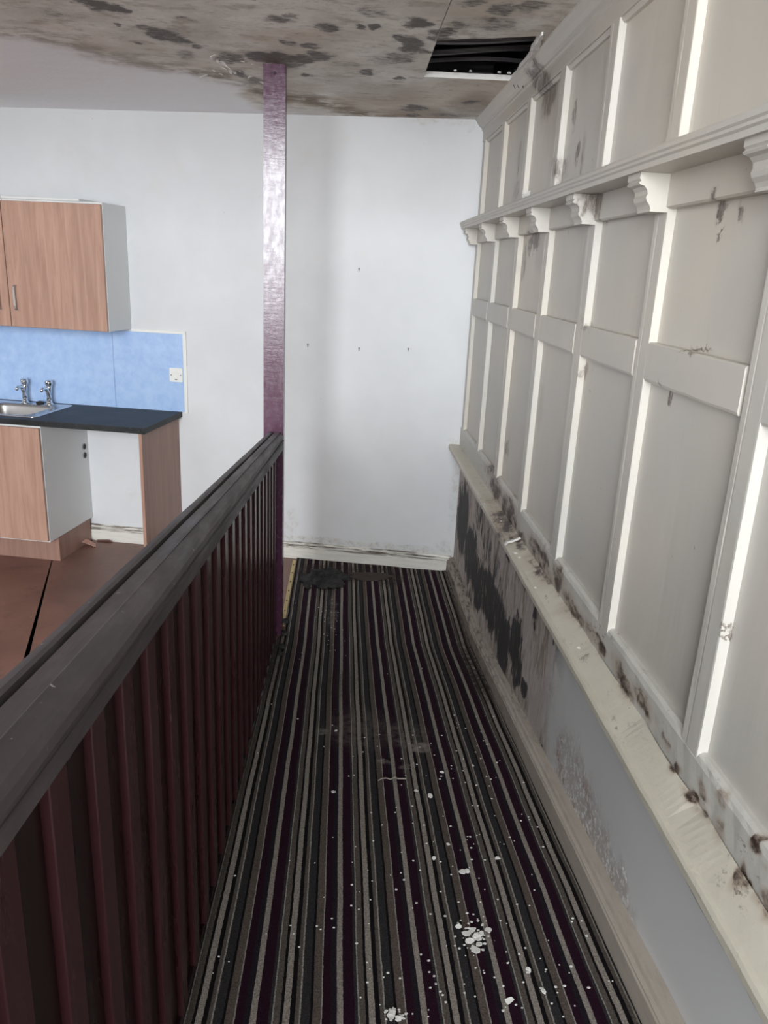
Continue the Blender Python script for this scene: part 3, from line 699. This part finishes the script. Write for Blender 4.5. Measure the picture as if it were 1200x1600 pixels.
# worktop with sink cut-out
WT0, WT1 = .886, .919
SU0, SU1, SW0, SW1 = -3.50, -2.590, .05, .50
BU0, BU1, BW0, BW1 = -3.06, -2.675, .115, .455
bm = bmesh.new(); b = (-2.75, .29, WT0); bu, bw, bz = b
for u0, u1, w0, w1 in ((-3.62, BU0-.01, 0, .572), (BU1+.01, -1.888, 0, .572), (BU0-.01, BU1+.01, 0, BW0-.01), (BU0-.01, BU1+.01, BW1+.01, .572)):
    addbox(bm, (u0-bu, -(w1-bw), 0), (u1-bu, -(w0-bw), WT1-WT0))
bmesh.ops.remove_doubles(bm, verts=bm.verts, dist=1e-5)
wt = link('kitchen_worktop', bm, TOP); wt.location = K(*b); wt.rotation_euler = (0,0,BE)
tag(wt, 'black laminate kitchen worktop running from the sink to the brown end panel', 'worktop')
# sink
b = (-2.86, .28, WT1); r = kroot('kitchen_sink', *b, 'stainless steel inset sink with two chrome taps in black worktop', 'sink')
bu, bw, bz = b
def rrect(u0, u1, w0, w1, rad, z, n=6):
    out = []
    for cu, cw, a0 in ((u1-rad, w1-rad, 0), (u0+rad, w1-rad, 90), (u0+rad, w0+rad, 180), (u1-rad, w0+rad, 270)):
        for k in range(n+1):
            q = math.radians(a0+90*k/n); out.append((cu+rad*math.cos(q)-bu, -(cw+rad*math.sin(q)-bw), z))
    return out
def ringloft(bm, rings, close_last=True):
    vr = [[bm.verts.new(p) for p in rg] for rg in rings]; n = len(vr[0])
    for a, c in zip(vr, vr[1:]):
        for i in range(n): bm.faces.new((a[i], a[(i+1)%n], c[(i+1)%n], c[i]))
    if close_last: bm.faces.new(vr[-1])
bm = bmesh.new()
ringloft(bm, [rrect(SU0, SU1, SW0, SW1, .03, .0), rrect(SU0, SU1, SW0, SW1, .03, .003), rrect(SU0+.012, SU1-.012, SW0+.012, SW1-.012, .025, .005), rrect(SU0+.02, SU1-.02, SW0+.02, SW1-.02, .02, .003),
    rrect(BU0-.012, BU1+.012, BW0-.012, BW1+.012, .065, .0025), rrect(BU0, BU1, BW0, BW1, .06, -.002), rrect(BU0+.006, BU1-.006, BW0+.006, BW1-.006, .055, -.02), rrect(BU0+.02, BU1-.02, BW0+.02, BW1-.02, .05, -.135), rrect(BU0+.04, BU1-.04, BW0+.04, BW1-.04, .04, -.15)])
sb = link('bowl', bm, CHROME, r, True)
for u in (-3.44, -3.40, -3.36, -3.32, -3.28, -3.24, -3.20, -3.16, -3.12):
    bm = bmesh.new(); addbox(bm, (u-.006-bu, -(.44-bw), .002), (u+.006-bu, -(.12-bw), .006), .0025); link('drainer_rib', bm, CHROME, r)
bm = bmesh.new(); tube(bm, [(BU1-.012-bu, -(.2-bw), -.045), (BU1-.006-bu, -(.2-bw), -.045)], [.014,.016], 16); link('overflow', bm, BLACK, sb)
bm = bmesh.new(); lathe(bm, [(.0,.0), (.024,.0), (.026,.006), (.02,.014), (.008,.018), (.0,.018)][1:5], (-2.800-bu, -(.085-bw), .003), 16); link('plug', bm, BLACK, r)
def tap(u, wd, head):
    c = Vector((u-bu, -(wd-bw), .003)); bm = bmesh.new()
    lathe(bm, [(.026,0), (.027,.004), (.019,.009), (.016,.016), (.015,.03)], c, 18)
    # S-shaped body sweeping forward into the spout
    P = lambda a, z: c + Vector((0, -a, z))
    tube(bm, [P(0,.024), P(0,.05), P(.006,.075), P(.018,.096), P(.036,.108), P(.056,.110), P(.072,.104), P(.080,.094)], [.0145,.013,.0125,.0125,.0118,.0108,.0100,.0095], 14)
    tube(bm, [P(.0,.05), P(-.006,.08), P(-.010,.105), P(-.012,.122)], [.012,.014,.016,.017], 14)
    o = link('tap', bm, CHROMET, r, True)
    bm = bmesh.new()
    tube(bm, [P(-.012,.118), P(-.012,.126), P(-.010,.140), P(-.008,.150), P(-.008,.154)], [.018,.0225,.0235,.020,.012], 16)
    tube(bm, [P(.000,.142), P(.020,.146)], [.012,.008], 10)
    link('tap_head', bm, CHROMET, o, True)
    bm = bmesh.new(); tube(bm, [P(.0115,.138), P(.0155,.138)], [.0085,.0075], 14); link('marker_disc', bm, plain('tap_marker', lin(head), .3), o)
tap(-2.900, .088, (150,150,155)); tap(-2.735, .088, (60,62,66))
# splashback and its edge trim
b = (-2.7, .0, WT1); r = kroot('splashback', *b, 'mottled light blue splashback sheet with white edge trim above the worktop', 'splashback')
kb('sheet', -3.62, -2.3285, 0, .006, WT1, 1.404, SPLASH, r, b, .0005)
kb('sheet', -2.3265, -1.868, 0, .006, WT1, 1.404, SPLASH, r, b, .0005)
kb('edge_trim', -2.20, -1.846, 0, .010, 1.402, 1.420, PLAST, r, b)
kb('edge_trim', -1.868, -1.846, 0, .010, WT1-.006, 1.402, PLAST, r, b)
# socket plate
b = (-1.916, .006, 1.108); r = kroot('wall_socket', *b, 'square white switched outlet plate on the blue splashback', 'socket')
bu, bw, bz = b
bm = bmesh.new(); addbox(bm, (-.043,-.009,0), (.043,0,.086), .003, 2); link('plate', bm, PLAST, r)
GREY = plain('grey_screw', lin((110,110,108)), .4, .05, 30, .6)
for x in (-.031, .031):
    bm = bmesh.new(); tube(bm, [(x,-.0085,.043), (x,-.0105,.043)], [.004,.0035], 10); link('screw', bm, GREY, r)
bm = bmesh.new(); lathe(bm, [(.018,0), (.017,.001)], (0,0,0), 20)
for v in bm.verts: v.co = Vector((v.co.x, -.0088-v.co.z, .046+v.co.y))
link('cord_outlet', bm, PLAST, r)
bm = bmesh.new(); addbox(bm, (-.007,-.0105,.012), (.007,-.0085,.019), .001); link('slot', bm, GREY, r)

# ================================================================== LITTER
# torn vinyl scrap by the plinth
p = pz(131, 851, 0); bm = bmesh.new()
loft(bm, [(-.04,-.03), (.045,-.02), (.03,.035), (-.03,.03)], (0, .003), lambda s, i, q: (q[0], q[1], s+.001+(.035 if i in (0,3) else .0)))
o = link('vinyl_scrap', bm, plain('pink_vinyl_scrap', lin((186,140,124)), .5), None); o.location = (p.x+.045, p.y-.02, 0); tag(o, 'curled pinkish scrap of torn floor vinyl beside the cabinet plinth', 'scrap')
p = pz(150, 838, 0); bm = bmesh.new()
loft(bm, [(-.05,-.02), (.04,-.03), (.06,.0), (.0,.03), (-.06,.012)], (0, .004), lambda s, i, q: (q[0], q[1], s+.0005+.008*(i % 2)))
o = link('vinyl_scrap', bm, plain('dark_vinyl_scrap', lin((104,62,54)), .6), None); o.location = (p.x+.09, p.y-.09, 0); tag(o, 'dark red torn vinyl scrap lying against the skirting in the appliance gap', 'scrap')
# charred lump on the landing carpet
def lump(name, px, py, rx, ry, h, mat, seed, label, cat):
    c = pramp(px, py); bm = bmesh.new(); bmesh.ops.create_grid(bm, x_segments=36, y_segments=28, size=1)
    for v in bm.verts:
        x, y_ = v.co.x, v.co.y; rr = math.hypot(x, y_) + .38*nz(x*2.2+seed, y_*2.2)
        hgt = max(0, 1-rr)
        v.co = Vector((x*rx, y_*ry, h*(hgt**.6)*(.35+1.1*abs(nz(x*4+seed, y_*5)) + .5*abs(nz(x*9, y_*13+seed))) + .0105 if hgt > 0 else -.001))
    bmesh.ops.delete(bm, geom=[v for v in bm.verts if v.co.z < 0], context='VERTS')
    o = link(name, bm, mat, None, True); o.location = (c.x, c.y, c.z); s_ = o.modifiers.new('t', 'SOLIDIFY'); s_.thickness = .006; s_.offset = -1
    return tag(o, label, cat)
lump('charred_rag', 508, 907, .155, .17, .04, SOOT, 2.0, 'charred black rag lying on the landing carpet by the white wall', 'rag')
lump('soot_smear', 580, 903, .15, .07, .007, plain('brown_soot', lin((66,56,50)), .95, .3, 40, bump=.6), 7.0, 'flat brown sooty scorch crust on the carpet beside the charred rag', 'soot')
# black crumbs at the post foot
random.seed(21)
for k, (px, py, s) in enumerate(((438,972,.022), (436,990,.02), (434,1012,.02), (441,968,.012), (431,1022,.016))):
    c = pramp(px, py); o = crumb((0,0,0), s, SOOT, 'charred_crumb', None, .8, k*3); o.location = (max(c.x, -.262), c.y-.03, zr(c.y-.03)+.010+s*.5)
    tag(o, 'small black charred crumb at the foot of the purple post', 'crumb', 'charred crumbs by the post')
# flakes of white paint: the largest as things, the dust as one heap of stuff
def flake_mesh(s, seed, thick=.0012):
    bm = bmesh.new(); n = 7
    pts = [(s*(1+.5*nz(k*1.7, seed))*math.cos(2*math.pi*k/n), s*.75*(1+.5*nz(k*1.7, seed+9))*math.sin(2*math.pi*k/n)) for k in range(n)]
    loft(bm, pts, (0, thick), lambda q, i, p: (p[0], p[1], q + .25*s*abs(nz(p[0]/s, p[1]/s, seed))))
    return bm
big = [(728,1463,.012), (738,1458,.010), (745,1468,.014), (733,1475,.012), (752,1463,.009), (742,1488,.014), (748,1480,.009), (612,1590,.013), (622,1596,.009), (795,1568,.011), (672,1247,.012), (650,1239,.010), (722,1366,.013), (730,1365,.010), (690,1210,.008), (776,1345,.008), (848,1553,.008), (521,1241,.009), (375+150,1145,.008), (825,1520,.008), (716,1452,.009), (678,1345,.008), (700,1323,.007), (762,1457,.010)]
for k, (px, py, s) in enumerate(big):
    c = pramp(px, py); o = link('paint_flake', flake_mesh(s, k*2.3), FLAKE); o.location = (c.x, c.y, zr(c.y)+.0085); o.rotation_euler = (-TH if c.y < YK else 0, 0, k*1.1)
    clump = k in (0,1,2,3,4,5,6,20,23)
    tag(o, 'white paint flake in the dense clump of flakes on the ramp carpet' if clump else ('white paint flake on the carpet at the edge of a powdery white spill' if k in (7,8) else 'lone white paint flake lying apart on the ramp carpet'), 'paint flake', 'clump of paint flakes' if clump else ('flakes at the powdery spill' if k in (7,8) else 'scattered paint flakes on the carpet'))
bm = bmesh.new(); random.seed(4)
def dust(px, py, s):
    c = pramp(px, py); n = flake_mesh(s, random.random()*50, .0015)
    for v in n.verts: v.co = Vector((c.x+v.co.x, c.y+v.co.y, v.co.z - v.co.y*TT*(1 if c.y < YK else 0) + zr(c.y)+.0088))
    merge(bm, n)
def inside(px, py):
    c = pramp(px, py); return -.27 < c.x < .68 and c.y < 4.55
def litter(n, fx, fy, s0, s1):
    k = 0
    while k < n:
        px, py = fx(), fy()
        if inside(px, py): dust(px, py, random.uniform(s0, s1)*(1 if py > 1100 else .8)); k += 1
litter(170, lambda: random.gauss(740, 120), lambda: random.uniform(1120, 1598), .0014, .0040)
litter(60, lambda: random.uniform(300, 900), lambda: random.uniform(940, 1598), .0013, .0034)
litter(45, lambda: random.gauss(740, 14), lambda: random.gauss(1466, 14), .0015, .0045)
litter(30, lambda: random.gauss(520, 12), lambda: random.gauss(975, 30), .0015, .0035)
litter(26, lambda: random.gauss(615, 9), lambda: random.gauss(1590, 6), .0015, .004)
o = link('paint_dust', bm, FLAKE); tag(o, 'scatter of tiny white paint specks over the striped carpet', 'debris', kind='stuff')
# pale thread on the carpet
pts = [(591,1224), (596,1221), (603,1220), (610,1222), (616,1219), (622,1221), (634,1221)]
bm = bmesh.new(); tube(bm, [Vector((pramp(*q).x, pramp(*q).y, zr(pramp(*q).y)+.0115)) for q in pts], .0022, 6)
o = link('loose_thread', bm, plain('pale_thread', lin((150,142,134)), .9), None); tag(o, 'short pale loose thread lying across the carpet stripes', 'thread')
# fallen flakes on the sill and plate shelf, white filler on the sill joint
for k, (px, py, s, x, z) in enumerate(((807,861,.010,.685,.842), (811,881,.010,.688,.842), (757,788,.007,.672,.842), (784,808,.007,.70,.846), (904,1022,.009,.70,.842), (835,934,.006,.682,.842))):
    c = px_(px, py, x); o = link('paint_flake', flake_mesh(s, 60+k), FLAKE); dz = -.026*max(0,(4.64-c.y)/3.8)
    t = (x-.678)/.05; zz = .838+dz + (brz(c.y)-.004-.838-dz)*max(0,min(1,t)); o.location = (x, c.y, zz+.0005); o.rotation_euler = (0, 0, k)
    tag(o, 'white paint flake fallen on the sloping dado sill', 'paint flake', 'flakes on the dado sill')
c = px_(798, 855, .69); bm = bmesh.new()
loft(bm, [(0,0), (.006,.004), (.014,.003), (.02,0), (.014,-.001), (.006,-.001)], frange(0, 1, 8), lambda s, i, p: (.664+.06*s, c.y+(p[0]-.01)*(1+.5*nz(s*5, 1))*1.4, .8375-.022*(4.64-c.y)/3.8*(1-s)+.012*s*s + p[1] - (.012*(1-s/.12) if s < .12 else 0)))
o = link('filler_ridge', bm, GYPS, wall_right)
c = px_(835, 297, .70); bm = bmesh.new()
loft(bm, [(-.06,0), (-.02,.018), (.01,.008), (.05,.022), (.07,0), (.0,-.002)], (0, .0018), lambda s, i, p: (.668+s+.012*math.sin(i*2), c.y+p[0], 2.1215+max(0, p[1]*1.6)))
o = link('paint_peeling', bm, FLAKE); tag(o, 'curled white sheet of peeled paint standing on the plate shelf under the stained panel', 'paint flake')
